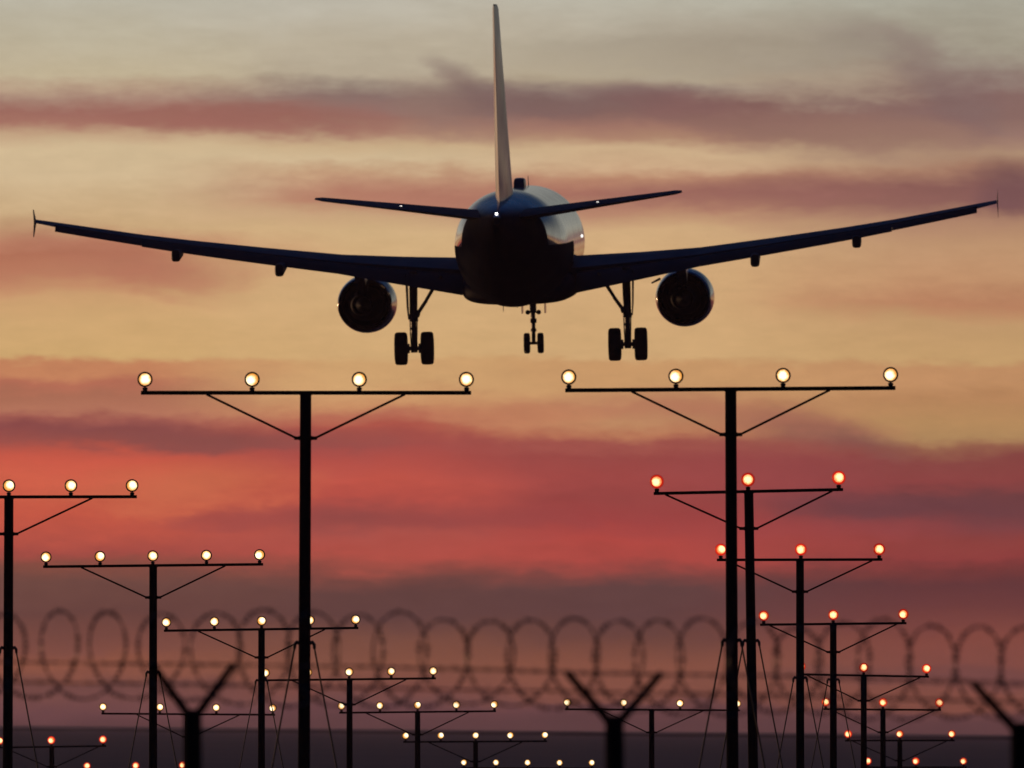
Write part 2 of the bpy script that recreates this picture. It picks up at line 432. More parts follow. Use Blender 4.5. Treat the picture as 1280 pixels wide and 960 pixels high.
# low dark belt of scrub along the far edge of the airfield
tb = MB()
rnd = random.Random(3)
for row in range(3):
    y0 = 3300 + row * 260
    x = -900
    prev = None
    rings = []
    while x < 900:
        h = .5 + .4 * rnd.random() + .3 * math.sin(x * .013 + row) + (.4 if rnd.random() > .85 else 0)
        z0 = ground_z(x, y0) - .3
        w = 14 + 8 * rnd.random()
        rings.append([(x, y0 - w, z0), (x, y0 - w * .7, z0 + h * .7), (x, y0, z0 + h), (x, y0 + w * .7, z0 + h * .7), (x, y0 + w, z0)])
        x += 9 + 12 * rnd.random()
    tb.loft(rings, True, True, True)
M_SCRUB = mat("scrub_foliage", (.03, .03, .02), .9, 0, 0, .1, .4, .08)
to = tb.build("distant_scrub", M_SCRUB)
to['label'] = "low dark belt of scrub along the far horizon behind the masts"; to['category'] = "scrub"; to['kind'] = 'stuff'

# evening haze over the flat land
HX, HY0, HY1, HZ0, HZ1 = 4300, -320, 8300, -40, 40
hb = MB().box(((0), (HY0 + HY1) / 2, (HZ0 + HZ1) / 2), (2 * HX, HY1 - HY0, HZ1 - HZ0))
hm = bpy.data.materials.new("haze_air"); hm.use_nodes = True
hm.node_tree.nodes.clear(); hq = G(hm.node_tree)
hv = hq.n('ShaderNodeVolumePrincipled'); hv.inputs['Color'].default_value = (.95, .70, .86, 1); hv.inputs['Density'].default_value = HAZE
hv.inputs['Anisotropy'].default_value = .6
hm.node_tree.links.new(hv.outputs[0], hq.n('ShaderNodeOutputMaterial').inputs['Volume'])
ho = hb.build("haze", hm, smooth=False); ho['kind'] = 'stuff'

# ------------------------------------------------------------------ approach-light masts
DS = {i: 162.0 + 30.48 * (i) for i in range(8)}       # stations 0..7


def lathe_disc(prof, nn=28):
    return MB().lathe(prof, nn, axis='Y')


# one lamp of each colour, then copies of the meshes
def lamp_meshes(red):
    h = MB()
    # bowl: front rim faces the approach (-Y)
    h.lathe([(-.006, .079), (-.018, .082), (-.020, .099), (-.004, .103), (.012, .100), (.03, .092), (.07, .075), (.105, .045), (.115, .012)], 28, cap1=True)
    h.tube([(0, .02, -.092), (0, .02, -.10)], .014, 10)
    h.lathe([(-.026, .010), (-.02, .032), (-.005, .037), (.01, .032), (.016, .010)], 14, (0, .02, -.118), 'Z', True, True)
    h.tube([(0, .02, -.13), (0, .02, -.152)], .016, 10)
    h.box((.0, .02, -.146), (.06, .05, .012))
    a = h.build("lamp", M_HOUSE)
    l = MB().lathe([(-.0055, .0795), (-.012, .073), (-.018, .055), (-.023, .035), (-.025, .014), (-.0255, .001)], 28, cap1=True)
    b = l.build("lens", M_LENSR if red else M_LENSW)
    r = None
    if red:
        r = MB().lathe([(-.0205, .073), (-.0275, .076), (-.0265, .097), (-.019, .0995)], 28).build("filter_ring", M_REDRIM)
    return a, b, r


PROTO = {}
for red in (False, True):
    PROTO[red] = lamp_meshes(red)


def add_lamp(mast, loc, red, rz=0.0, sc=1.0):
    out = []
    a, b, r = PROTO[red]
    o = a.copy(); COL.objects.link(o); o.parent = mast; o.location = loc; o.rotation_euler = (R(random.uniform(-3, 4)), 0, rz)
    o.scale = (sc, sc, sc)
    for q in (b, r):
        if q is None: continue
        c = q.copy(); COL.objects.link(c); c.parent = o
    return o


def mast(st, pole_px, bar, lamps, red, label, pole_w=.155, lean=0.0, guy=None, brace=1.4, bar_t=.052, drop=.62):
    """bar: (x0,y0,x1,y1) in photo pixels at that station; lamps: list of x positions"""
    D = DS[st]
    bx = wx(pole_px, D)
    by = D
    x0, y0, x1, y1 = bar
    slope = (wz(y1, D) - wz(y0, D)) / (wx(x1, D) - wx(x0, D))
    zbar = wz(y0, D) + slope * (bx - wx(x0, D))
    gz = ground_z(bx, by)
    t = thing("approach_light_mast", label, "light mast", (bx, by, gz), "approach light masts in front of the runway")
    H = zbar - gz
    # pole, slightly tapered, on a bolted base plate
    p = MB()
    rr = pole_w / 2
    p.tube([(lean, 0, .02), (lean * .5, 0, H * .5), (0, 0, H - .03)], [rr * 1.06, rr * 1.02, rr * .97], 18)
    p.tube([(0, 0, H - .032), (0, 0, H + .004)], [rr * 1.12, rr * 1.12], 18)
    p.build("pole", M_MAST, t)
    MB().box((lean, 0, .012), (.42, .42, .024)).build("base_plate", M_MAST, t, smooth=False)
    # crossbar
    c = MB()
    xa, xb = wx(x0, D) - bx, wx(x1, D) - bx
    ang = math.atan(slope)
    Mx = Matrix.Rotation(-ang, 3, 'Y')
    mid = (xa + xb) / 2
    c.box((mid, -.002, H + slope * mid), (abs(xb - xa), .06, bar_t), Mx)
    c.build("crossbar", M_MAST, t, smooth=False)
    # two braces and their collar
    zc = H - drop
    k = MB()
    k.tube([(lean * .06, 0, zc - .03), (lean * .06, 0, zc + .03)], rr * 1.16, 18)
    for s_ in (-1, 1):
        k.box((s_ * (rr + .035), 0, zc), (.09, .04, .05))
    k.build("brace_collar", M_MAST, t)
    for s_, xe in ((-1, xa), (1, xb)):
        L = min(brace, abs(xe) - .06)
        MB().tube([(s_ * (rr + .05), 0, zc), (s_ * L, 0, H + slope * s_ * L - bar_t * .4)], .0165, 8).build("brace", M_MAST, t)
    # cable conduit clips up the rear
    q = MB()
    q.tube([(rr * .4 + lean, rr + .02, .1), (rr * .4, rr + .02, H - .1)], .014, 6)
    for i in range(1, int(H / 1.2)):
        q.box((rr * .4 + lean * (1 - i * 1.2 / H), rr + .012, i * 1.2), (.05, .035, .03))
    q.build("conduit", M_MAST, t)
    # guy wires with hooked lugs
    if guy is not None:
        zg = wz(guy, D) - gz
        for s_ in (-1, 1):
            lx = lean * (1 - zg / H)
            w = MB()
            w.tube([(lx + s_ * rr * .8, 0, zg + .02), (lx + s_ * (rr + .03), 0, zg + .035), (lx + s_ * (rr + .055), 0, zg - .0), (lx + s_ * (rr + .058), 0, zg - .06)], [.03, .028, .024, .02], 8)
            w.tube([(lx + s_ * (rr + .058), 0, zg - .05), (lx + s_ * (rr + .058 + .185 * zg), -.1, 0)], .0125, 6)
            w.build("guy_wire", M_WIRE, t)
    # lamps
    for (lx) in lamps:
        X = wx(lx, D) - bx
        add_lamp(t, (X, 0.0, H + slope * X + bar_t / 2 + .152 * (1.15 if red else 1.06)), red, R(random.uniform(-6, 6)), 1.15 if red else 1.06)
    return t


W, RD = False, True
mast(0, 382, (176, 491, 589, 491), (181, 315, 449, 583), W, "tall dark mast with four white lamps below the plane's left engine", .165, -.03, 806, bar_t=.056, drop=.64)
mast(0, 913.5, (706.5, 488, 1119.5, 485), (711, 845, 979, 1113.5), W, "tall dark mast with four white lamps below the plane's right engine", .165, .03, 803, bar_t=.056, drop=.64)
mast(1, 11, (-148, 621.5, 171, 621), (-143, -66, 11, 88.5, 165), W, "dark mast with white lamps cut off by the left edge", .16, -.02, 812)
mast(1, 936, (817, 617, 1054, 612), (821, 935, 1048.5), RD, "leaning mast with three red lamps, tallest of the red row on the right", .16, .10, 803)
mast(2, 191.5, (54, 708.5, 329, 705.5), (57.5, 125, 191, 258, 324.5), W, "dark mast with five white lamps between left edge mast and tall mast", .155, 0, 842)
mast(2, 1000, (896, 700, 1103, 699.5), (901, 1001, 1099), RD, "mast with three red lamps, second tallest of the red row on the right", .155, 0, 849)
mast(3, 327, (205, 788.5, 448, 785), (208, 268, 327, 387.5, 444.5), W, "mast with five white lamps crossing just left of the tall left mast", .15, 0, 852)
mast(3, 1041.5, (950, 781, 1133, 779), (954.5, 1041.5, 1129), RD, "mast with three red lamps, its crossbar level with the wire coil tops at right", .15, 0, 851)
mast(4, 437, (329, 850.5, 545, 848), (332, 385, 436.5, 489, 541.5), W, "mast with five white lamps just right of the tall left mast, half its height", .15)
mast(4, 1079.5, (998, 843, 1161, 846), (1001, 1079.5, 1158), RD, "mast with three red lamps and a crossbar drooping to the right", .15)
mast(5, 522, (424, 891, 620, 889), (427, 475, 522, 570.5, 618), W, "short mast with five white lamps just above the far horizon near the middle", .15)
mast(5, 1103.5, (1029, 886.5, 1176, 887.5), (1032, 1103.5, 1174), RD, "short mast with three red lamps just above the horizon at right", .15)
mast(5, 235, (127, 892, 344, 893.5), (129, 200, 270.5, 341), W, "short mast with four white lamps behind the left Y-shaped fence post", .15)
mast(5, 814.5, (706, 886.5, 925, 888), (709, 779.5, 850, 921.5), W, "short mast with four white lamps behind the middle Y-shaped fence post", .15)
mast(6, 594.5, (504, 927.5, 684, 926.5), (507, 551, 594.5, 638, 681), W, "short mast with five white lamps below the horizon, second lowest white row", .15, drop=.6)
mast(6, 1124.5, (1056, 925.8, 1193, 925.6), (1060, 1124.5, 1189.5), RD, "short mast with three red lamps below the horizon at right, second lowest", .15, drop=.6)
mast(6, 65, (-3, 934.5, 133, 932.5), (0, 64.5, 129), RD, "short mast with three red lamps below the horizon near the left edge", .15, drop=.6)
mast(7, 659.5, (576, 960, 743, 960.5), (580, 620, 659.5, 699.5, 739.5), W, "lowest row of five white lamps at the bottom edge near the middle", .15, drop=.6)
mast(7, 1144.5, (1080, 959, 1208, 959), (1084.5, 1144.5, 1204), RD, "lowest row of three red lamps at the bottom edge on the right", .15, drop=.6)
mast(7, 170, (105, 965, 232, 964), (109, 170, 228.5), RD, "lowest row of three red lamps at the bottom edge on the left", .15, drop=.6)
for red in PROTO:
    for q in PROTO[red]:
        if q: bpy.data.objects.remove(q)

# ------------------------------------------------------------------ fence with Y posts and razor coil
FD, PHI = 65.0, R(43)
fu = Vector((math.cos(PHI), -math.sin(PHI), 0)); fn = Vector((math.sin(PHI), math.cos(PHI), 0))


def fence_pt(px, py, off=0.0):
    k = (px - 640) / F
    s_ = FD * k / (math.cos(PHI) + k * math.sin(PHI))
    p = Vector((0, FD, 0)) + fu * s_
    z = CAMZ + (HOR - py) / F * p.y
    return Vector((p.x, p.y, z)) + fn * off


fence = thing("security_fence", "dark blurred security fence with Y-shaped post tops and barbed strands", "fence", tuple(Vector((0, FD, 0))))
fo = Vector((0, FD, 0))
for (px, jy, ty) in ((-283, 890, 822), (241, 897, 831), (768, 905, 842), (1275, 914, 855)):
    j = fence_pt(px, jy); base = Vector((j.x, j.y, ground_z(j.x, j.y)))
    p = MB()
    p.tube([base - fo, j - fo - Vector((0, 0, .02))], [.054, .054], 14)
    p.tube([base - fo, base - fo + Vector((0, 0, .05))], [.12, .11], 14)
    p.lathe([(-.05, .050), (.0, .054), (.04, .04), (.05, .01)], 14, tuple(j - fo), 'Z', True, True)
    po = p.build("post", M_POST, fence)
    hz = (jy - ty) / F * j.y
    for s_ in (-1, 1):
        a = MB()
        tip = j - fo + fn * (s_ * (.333 if px < 500 else .385)) + Vector((0, 0, hz))
        a.tube([j - fo + Vector((0, 0, -.02)), tip], [.027, .021], 8)
        a.build("arm", M_POST, po)
# strands strung along the arms
rnd = random.Random(11)
line1 = [(-300, 822), (30, 828), (275, 831), (500, 834), (700, 840), (800, 843), (1000, 845), (1275, 855), (1600, 862)]
line2 = [(-300, 846), (30, 853), (275, 856), (500, 861), (700, 864), (1000, 870), (1275, 878), (1600, 886)]


def interp(tab, x):
    for (a, b), (c, d) in zip(tab, tab[1:]):
        if x <= c: return b + (d - b) * (x - a) / (c - a)
    return tab[-1][1]


for tab, off in ((line1, .32), (line1, -.32), (line2, .18), (line2, -.18)):
    w = MB()
    pts = []
    for k in range(0, 96):
        px = -290 + k * 20
        pts.append(fence_pt(px, interp(tab, px) + rnd.uniform(-.6, .6), off) - fo)
    w.tube(pts, .0032, 5)
    for a, b in zip(pts, pts[1:]):
        c = (a + b) / 2
        for r in range(2):
            d = Vector((rnd.uniform(-1, 1), rnd.uniform(-1, 1), rnd.uniform(-1, 1))).normalized() * .022
            w.tube([c - d, c + d], .002, 4)
    w.build("barbed_strand", M_RAZOR, fence)

# razor coil: helix with flattened blade clusters
centres = [-315, -252, -186, -120, -54, 10, 73, 137, 207, 274, 332, 390, 447, 502, 557, 613, 665, 718, 772, 828, 882, 942, 1000, 1053, 1106, 1161, 1221, 1278, 1336, 1394, 1450]
axis_y = [(-400, 814), (0, 819), (137, 819), (640, 829), (1280, 842), (1600, 850)]
coil = MB()
RC = .258
NP = 44
pts = []
rnd = random.Random(5)
jit = [(rnd.uniform(-.018, .012), rnd.uniform(-.016, .016), rnd.uniform(-.03, .03)) for _ in centres]
for i in range(len(centres) - 1):
    for k in range(NP):
        f = k / NP
        th = 2 * math.pi * f
        px = centres[i] + (centres[i + 1] - centres[i]) * f
        ja = [jit[i][q] * (1 - f) + jit[i + 1][q] * f for q in range(3)]
        c = fence_pt(px, interp(axis_y, px))
        r = RC + ja[0]
        p = c + fn * (-r * math.sin(th) * (1.0 if px < 165 else 1.16)) + Vector((0, 0, (r + ja[1]) * math.cos(th))) + fu * ja[2]
        pts.append(p)
orig = fence_pt(640, interp(axis_y, 640))
pts = [p - orig for p in pts]
coil.tube(pts, .0043, 5)
for i in range(1, len(pts) - 1):
    t = (pts[i + 1] - pts[i - 1]).normalized()
    ref = Vector((rnd.uniform(-1, 1), rnd.uniform(-1, 1), rnd.uniform(-1, 1)))
    nb = t.cross(ref).normalized(); nb2 = t.cross(nb)
    Mx = Matrix((t, nb, nb2)).transposed()
    coil.box(pts[i], (.016, .034, .003), Mx)
co = coil.build("razor_wire_coil", M_RAZOR, None, tuple(orig), smooth=False)
co['label'] = "out of focus coil of razor wire looping along the fence top"; co['category'] = "razor wire"

# ------------------------------------------------------------------ aircraft (local: x right, y forward = 20 - s, z up from wheel-ground)
PL_D = 405.0
pl = thing("passenger_jet", "twin-engine passenger jet landing with wheels down, seen from behind", "airplane", (0.24, PL_D, 15.69))
pl.rotation_mode = 'YXZ'
pl.rotation_euler = (R(3.1), R(-1.07), R(-2.15))


def Y(s): return 20.0 - s


# fuselage: s, half width, top z, bottom z
FS = [(0.0, .03, 3.28, 3.22), (.15, .32, 3.55, 2.92), (.5, .66, 3.88, 2.62), (1.0, .95, 4.2, 2.36), (1.8, 1.30, 4.75, 2.12), (2.6, 1.55, 5.25, 1.96), (3.6, 1.78, 5.62, 1.83),
      (4.8, 1.92, 5.83, 1.77), (6.2, 1.975, 5.9, 1.76), (10, 1.975, 5.9, 1.76), (15, 1.975, 5.9, 1.76), (20, 1.975, 5.9, 1.76), (23.5, 1.975, 5.9, 1.76), (25, 1.96, 5.9, 1.84),
      (26.5, 1.91, 5.9, 2.02), (28, 1.81, 5.87, 2.28), (29.5, 1.66, 5.82, 2.58), (31, 1.46, 5.75, 2.92), (32.5, 1.21, 5.66, 3.28), (34, .93, 5.56, 3.67), (35.5, .64, 5.45, 4.08), (36.7, .38, 5.32, 4.42), (37.3, .24, 5.2, 4.62), (37.5, .15, 5.08, 4.74)]


def ell(s, w, zt, zb, n=56):
    zc, h = (zt + zb) / 2, (zt - zb) / 2
    return [(w * math.cos(2 * math.pi * k / n), Y(s), zc + h * math.sin(2 * math.pi * k / n)) for k in range(n)]


def smooth_sections(S, m=5):
    out = []
    for i in range(len(S) - 1):
        p0, p1, p2, p3 = S[max(i - 1, 0)], S[i], S[i + 1], S[min(i + 2, len(S) - 1)]
        for k in range(m):
            t = k / m; row = []
            for q in range(len(p1)):
                # finite-difference hermite on uneven spacing in s
                if q == 0:
                    row.append(p1[0] + (p2[0] - p1[0]) * t); continue
                h = p2[0] - p1[0]
                m1 = (p2[q] - p0[q]) / max(1e-6, p2[0] - p0[0]); m2 = (p3[q] - p1[q]) / max(1e-6, p3[0] - p1[0])
                row.append((2 * t**3 - 3 * t**2 + 1) * p1[q] + (t**3 - 2 * t**2 + t) * h * m1 + (-2 * t**3 + 3 * t**2) * p2[q] + (t**3 - t**2) * h * m2)
            out.append(tuple(row))
    out.append(S[-1])
    return out


fz = MB().loft([ell(*r) for r in smooth_sections(FS)])
fus = fix_normals(fz.build("fuselage", M_FUS, pl, ang=50))
# tail-cone exhaust and lamp
MB().lathe([(Y(37.5) + .02, .15), (Y(37.56), .15), (Y(37.56), .11), (Y(37.3), .09)], 20, (0, 0, 4.91), 'Y', False, True).build("exhaust_pipe", M_CORE, fus)
MB().lathe([(Y(37.42), .035), (Y(37.60), .035), (Y(37.65), .022), (Y(37.66), .002)], 14, (0, 0, 5.16), 'Y', True, True).build("tail_light", M_TAILL, fus)
# belly fairing (rounded box section)
def sup(s, w, zt, zb, n=48, e=3.2):
    zc, h = (zt + zb) / 2, (zt - zb) / 2
    r = []
    for k in range(n):
        a = 2 * math.pi * k / n; c, d = math.cos(a), math.sin(a)
        r.append((w * math.copysign(abs(c) ** (2 / e), c), Y(s), zc + h * math.copysign(abs(d) ** (2 / e), d)))
    return r
BF = [(9.6, .9, 2.3, 1.92), (10.6, 1.5, 2.6, 1.84), (12, 1.88, 2.9, 1.80), (14, 1.99, 3.0, 1.78), (18, 1.99, 3.0, 1.78), (20, 1.93, 2.9, 1.79), (21.5, 1.6, 2.6, 1.84), (22.6, .9, 2.3, 1.92)]
fair = fix_normals(MB().loft([sup(*r) for r in smooth_sections(BF, 3)]).build("belly_fairing", M_BELLY, pl, ang=50))
# antennas
a = MB()
a.loft([[(x, y, z) for x, y in ((-.19 * k, Y(15.6) - .9 * k), (.19 * k, Y(15.6) - .9 * k), (.22 * k, Y(15.6)), (.19 * k, Y(15.6) + .9 * k), (-.19 * k, Y(15.6) + .9 * k), (-.22 * k, Y(15.6)))] for z, k in ((5.84, 1.02), (6.08, 1.0), (6.16, .93), (6.21, .78), (6.235, .5))])
a.build("antenna_fairing", M_DOME, pl)
MB().loft([[(-.012, Y(7.3), 5.88), (.012, Y(7.3), 5.88), (.012, Y(6.9), 5.88), (-.012, Y(6.9), 5.88)], [(-.008, Y(7.4), 6.26), (.008, Y(7.4), 6.26), (.008, Y(7.25), 6.26), (-.008, Y(7.25), 6.26)]]).build("blade_antenna", M_DOME, pl)
b_ = MB()
for s_, z0, z1 in ((11.0, 1.6, 1.52), (24.2, 1.82, 1.62)):
    for xx in (-.35, .3):
        b_.loft([[(xx - .012, Y(s_), z0 + .3), (xx + .012, Y(s_), z0 + .3), (xx + .012, Y(s_) + .3, z0 + .3), (xx - .012, Y(s_) + .3, z0 + .3)], [(xx - .008, Y(s_) - .1, z1), (xx + .008, Y(s_) - .1, z1), (xx + .008, Y(s_) + .05, z1), (xx - .008, Y(s_) + .05, z1)]])
b_.build("belly_antenna", M_DOME, pl)
MB().lathe([(0, .06), (.03, .055), (.055, .03), (.06, .002)], 12, (1.945, Y(9.0), 4.05), 'X', True, True).build("flank_lamp", M_LOGO, pl)


# aerofoil helper
def foil(n=14, t=.12, x0=0.0, x1=1.0):
    """closed loop of (chord fraction, z/chord): upper from x1 to x0, lower back"""
    def th(x): return 5 * t * (.2969 * math.sqrt(max(x, 0)) - .126 * x - .3516 * x * x + .2843 * x**3 - .1036 * x**4)
    def cam(x): return .018 * 4 * x * (1 - x)
    up, lo = [], []
    for k in range(n + 1):
        u = .5 * (1 - math.cos(math.pi * k / n)) if x0 == 0 else k / n
        x = x0 + (x1 - x0) * u
        up.append((x, cam(x) + th(x))); lo.append((x, cam(x) - th(x)))
    return list(reversed(up)) + lo[1:]


# wing stations: x, LE s, TE s, z of LE chord line, t/c
WS = [(0.0, 10.7, 18.3, 2.62, .150), (1.95, 11.75, 18.35, 2.82, .148), (4.2, 13.0, 18.4, 3.05, .135), (6.4, 14.2, 18.45, 3.30, .125), (9.0, 15.5, 19.05, 3.67, .118), (11.6, 16.8, 19.7, 4.06, .112), (13.3, 17.65, 20.1, 4.34, .11), (16.3, 19.1, 20.8, 4.91, .105), (16.95, 19.6, 20.95, 5.05, .095)]


def wst(x):
    for a, b in zip(WS, WS[1:]):
        if x <= b[0] + 1e-9:
            f = (x - a[0]) / (b[0] - a[0]); return tuple(p + (q - p) * f for p, q in zip(a, b))
    return WS[-1]


INC = R(1.6)


def wing_ring(x, sg, x0, x1):
    _, le, te, z, t = wst(x); c = te - le
    return [(sg * x, Y(le + c * u), z + c * v - math.sin(INC) * c * (u - .3)) for u, v in foil(14, t, x0, x1)]


# flap trailing-edge z by span and chord fraction of the flap
FLZ = [(1.95, 2.12), (4.2, 2.55), (6.4, 2.98), (9.0, 3.38), (11.6, 3.80), (13.25, 4.10)]


def flap_ring(x, sg, zte=None, cf=.27, ct=.16):
    _, le, te, z, t = wst(x); c = te - le
    zt = interp(FLZ, x) if zte is None else zte
    s0 = le + c * .77; z0 = z + .015 * c - math.sin(INC) * c * .47
    L = c * cf; dzz = z0 - zt
    dzz = min(dzz, L * .93)
    ss = math.sqrt(max(L * L - dzz * dzz, .01))
    d = Vector((0, -ss, zt - z0)).normalized(); nn = Vector((0, -d.z, d.y)) * -1
    L2 = math.hypot(ss, z0 - zt)
    return [tuple(Vector((sg * x, Y(s0), z0)) + d * (L2 * u) + nn * (L2 * v)) for u, v in foil(8, ct)]


for sg in (-1, 1):
    wg = MB()
    # inner wing with cut-out for flaps, outer with full chord ends at aileron hinge
    wg.loft([wing_ring(x, sg, 0, .80) for x in (0, 1.95, 3, 4.2, 5.3, 6.4, 7.7, 9, 10.3, 11.6, 13.3, 14.8, 16.3)])
    wing = fix_normals(wg.build("wing", M_WING, pl, ang=40))
    tp = MB().loft([wing_ring(x, sg, 0, 1) for x in (16.28, 16.6, 16.95)])
    fix_normals(tp.build("wing_tip", M_WING, wing, ang=40))
    for xa, xb in ((2.0, 6.398), (6.402, 13.244)):
        fl = MB().loft([flap_ring(xa + (xb - xa) * k / 6, sg) for k in range(7)])
        fix_normals(fl.build("flap", M_FLAP, wing, ang=40))
    al = MB().loft([flap_ring(x, sg, z_, .26, .13) for x, z_ in ((13.25, 4.13), (14.8, 4.42), (16.25, 4.70))])
    fix_normals(al.build("aileron", M_FLAP, wing, ang=40))
    # tip fence
    xt = 16.96
    tf = MB()
    pr = [(19.9, 5.05, .014), (20.65, 5.50, .004), (21.0, 5.48, .003), (20.9, 5.05, .008), (21.05, 4.54, .003), (20.75, 4.52, .004)]
    tf.loft([[(sg * (xt + .01) + sg * (abs(z - 5.05) * .05) + w * d, Y(s_), z) for s_, z, w in pr] for d in (-1, 1)])
    fix_normals(tf.build("wingtip_fence", M_FLAP, wing, smooth=False))
    # flap track fairings
    for x, le_, drop_ in ((8.4, 3.3, .43), (12.0, 2.6, .40)):
        st = wst(x); s0 = st[1] + (st[2] - st[1]) * .45; zc = st[3] - .18
        zt = interp(FLZ, x) + .06
        rr_ = []
        for k in range(14):
            u = k / 13
            r_ = .165 * (math.sin(math.pi / 2 * min(1, u / .35 + .03)) if u < .35 else 1.0)
            if u > .93: r_ *= .8
            s_ = s0 + le_ * u
            top = zc if u < .5 else zc + (zt - zc) * (u - .5) * 2
            depth = .22 + (drop_ - .18) * u - (.12 if u > .97 else 0)
            q_ = []
            for q in range(20):
                a_ = 2 * math.pi * q / 20
                cx_, cz_ = math.cos(a_), math.sin(a_)
                q_.append((sg * x + r_ * math.copysign(abs(cx_) ** .6, cx_), Y(s_), top - depth / 2 + .04 + depth / 2 * math.copysign(abs(cz_) ** .6, cz_)))
            rr_.append(q_)
        fix_normals(MB().loft(rr_).build("track_fairing", M_FLAP, wing, ang=50))

    # ---- engine
    ex, ez = sg * 5.72, 1.80
    nc = MB()
    nc.lathe([(Y(13.9), .80), (Y(14.35), .905), (Y(14.33), .93), (Y(13.6), .99), (Y(12.6), 1.045), (Y(11.6), 1.06), (Y(11.0), 1.03), (Y(10.75), .96), (Y(10.7), .90), (Y(10.8), .85), (Y(11.4), .84), (Y(11.9), .86)], 56, (ex, 0, ez))
    nac = fix_normals(nc.build("engine", M_NAC, pl, ang=50))
    MB().lathe([(Y(11.9), .86), (Y(11.9), .02)], 40, (ex, 0, ez)).build("fan", M_DARK, nac)
    MB().lathe([(Y(13.95), .80), (Y(13.6), .79), (Y(12.6), .80), (Y(12.55), .5)], 48, (ex, 0, ez)).build("bypass_duct", M_DARK, nac)
    MB().lathe([(Y(12.5), .62), (Y(13.8), .60), (Y(14.7), .48), (Y(15.3), .38), (Y(15.28), .35), (Y(14.9), .34)], 40, (ex, 0, ez)).build("core_cowl", M_CORE, nac)
    MB().lathe([(Y(14.8), .30), (Y(15.4), .24), (Y(16.0), .10), (Y(16.2), .01)], 28, (ex, 0, ez), 'Y', True, True).build("exhaust_plug", M_CORE, nac)
    lp = MB().lathe([(Y(11.02), 1.036), (Y(10.75), .968), (Y(10.695), .90), (Y(10.8), .845)], 56, (ex, 0, ez)).build("inlet_lip", M_LIP, nac)
    py_ = MB()
    py_.loft([[(ex - w, Y(s0), z0), (ex + w, Y(s0), z0), (ex + w, Y(s1), z1), (ex - w, Y(s1), z1)] for w, s0, z0, s1, z1 in ((.16, 11.6, 2.75, 15.6, 2.15), (.18, 12.2, 2.95, 16.4, 2.5), (.18, 13.2, 3.1, 17.2, 2.9))])
    fix_normals(py_.build("pylon", M_NAC, nac, smooth=False))
    # strake / small actuator fairing between engine and gear
    MB().tube([(sg * 4.95, Y(17.2), 2.55), (sg * 4.72, Y(18.6), 2.44)], [.05, .03], 8).build("drain_mast", M_FLAP, wing)

    # ---- main gear
    gx = sg * 3.795; gs = 17.71; zw = .27
    gm = MB()
    gm.tube([(gx - sg * .02, Y(gs - .12), 3.0), (gx, Y(gs - .02), 1.55), (gx, Y(gs), 1.30)], [.155, .14, .13], 16)
    gm.tube([(gx, Y(gs), 1.32), (gx, Y(gs), .42)], [.095, .09], 14)
    gm.tube([(gx, Y(gs), 1.38), (gx, Y(gs), 1.22)], [.165, .165], 16)
    gm.tube([(gx, Y(gs), 1.02), (gx, Y(gs), .93)], [.12, .13], 14)
    gm.tube([(gx, Y(gs), .48), (gx, Y(gs), .12)], [.13, .12], 14)
    gm.tube([(gx, Y(gs - .15), .55), (gx, Y(gs - .34), .95), (gx, Y(gs - .16), 1.36)], [.05, .06, .05], 8)   # torque link
    gm.tube([(gx - .34, Y(gs), zw), (gx + .34, Y(gs), zw)], .075, 12)
    for s_ in (-1, 1):
        gm.tube([(gx + s_ * .16, Y(gs), zw), (gx + s_ * .27, Y(gs), zw)], .17, 16)
        gm.tube([(gx + s_ * .10, Y(gs + .1), zw + .1), (gx + s_ * .12, Y(gs + .12), .9), (gx + s_ * .13, Y(gs + .06), 1.5)], .022, 6)
    gear = gm.build("main_landing_gear", M_GEAR, pl)
    sm = MB()
    sm.tube([(gx - sg * .12, Y(gs), 1.46), (gx - sg * .46, Y(gs), 1.95)], [.07, .065], 10)
    sm.tube([(gx - sg * .44, Y(gs), 1.93), (gx - sg * 1.0, Y(gs), 2.85)], [.06, .075], 10)
    sm.tube([(gx - sg * .05, Y(gs), 1.35), (gx - sg * .17, Y(gs), 1.42), (gx - sg * .2, Y(gs), 1.52)], .05, 8)
    sm.build("side_stay", M_GEAR, gear)
    dm = MB()
    dm.loft([[(gx + sg * .20, Y(gs - .5), 2.9), (gx + sg * .26, Y(gs - .5), 2.9), (gx + sg * .26, Y(gs + .35), 2.9), (gx + sg * .20, Y(gs + .35), 2.9)],
             [(gx + sg * .185, Y(gs - .5), 1.75), (gx + sg * .225, Y(gs - .5), 1.75), (gx + sg * .225, Y(gs + .35), 1.75), (gx + sg * .185, Y(gs + .35), 1.75)],
             [(gx + sg * .165, Y(gs - .35), 1.3), (gx + sg * .19, Y(gs - .35), 1.3), (gx + sg * .19, Y(gs + .1), 1.3), (gx + sg * .165, Y(gs + .1), 1.3)]])
    fix_normals(dm.build("gear_door", M_FLAP, gear, smooth=False))
    for s_ in (-1, 1):
        ww = MB()
        wxc = gx + s_ * .465
        pro = [(-.06, .28), (-.17, .30), (-.215, .36), (-.225, .45), (-.215, .53), (-.17, .575), (-.10, .585), (.10, .585), (.17, .575), (.215, .53), (.225, .45), (.215, .36), (.17, .30), (.06, .28)]
        ww.lathe([(p + wxc, r) for p, r in pro], 44, (0, Y(gs), zw), 'X')
        wo_ = ww.build("wheel", M_TYRE, gear, ang=40)
        MB().lathe([(wxc - .10, .05), (wxc - .13, .2), (wxc - .1, .29), (wxc + .1, .29), (wxc + .13, .2), (wxc + .10, .05)], 28, (0, Y(gs), zw), 'X', True, True).build("rim", M_GEAR, wo_)

    # ---- tailplane
    def tr(x, le, te, z, t): return [(sg * x, Y(le + (te - le) * u), z + (te - le) * v) for u, v in foil(10, t)]
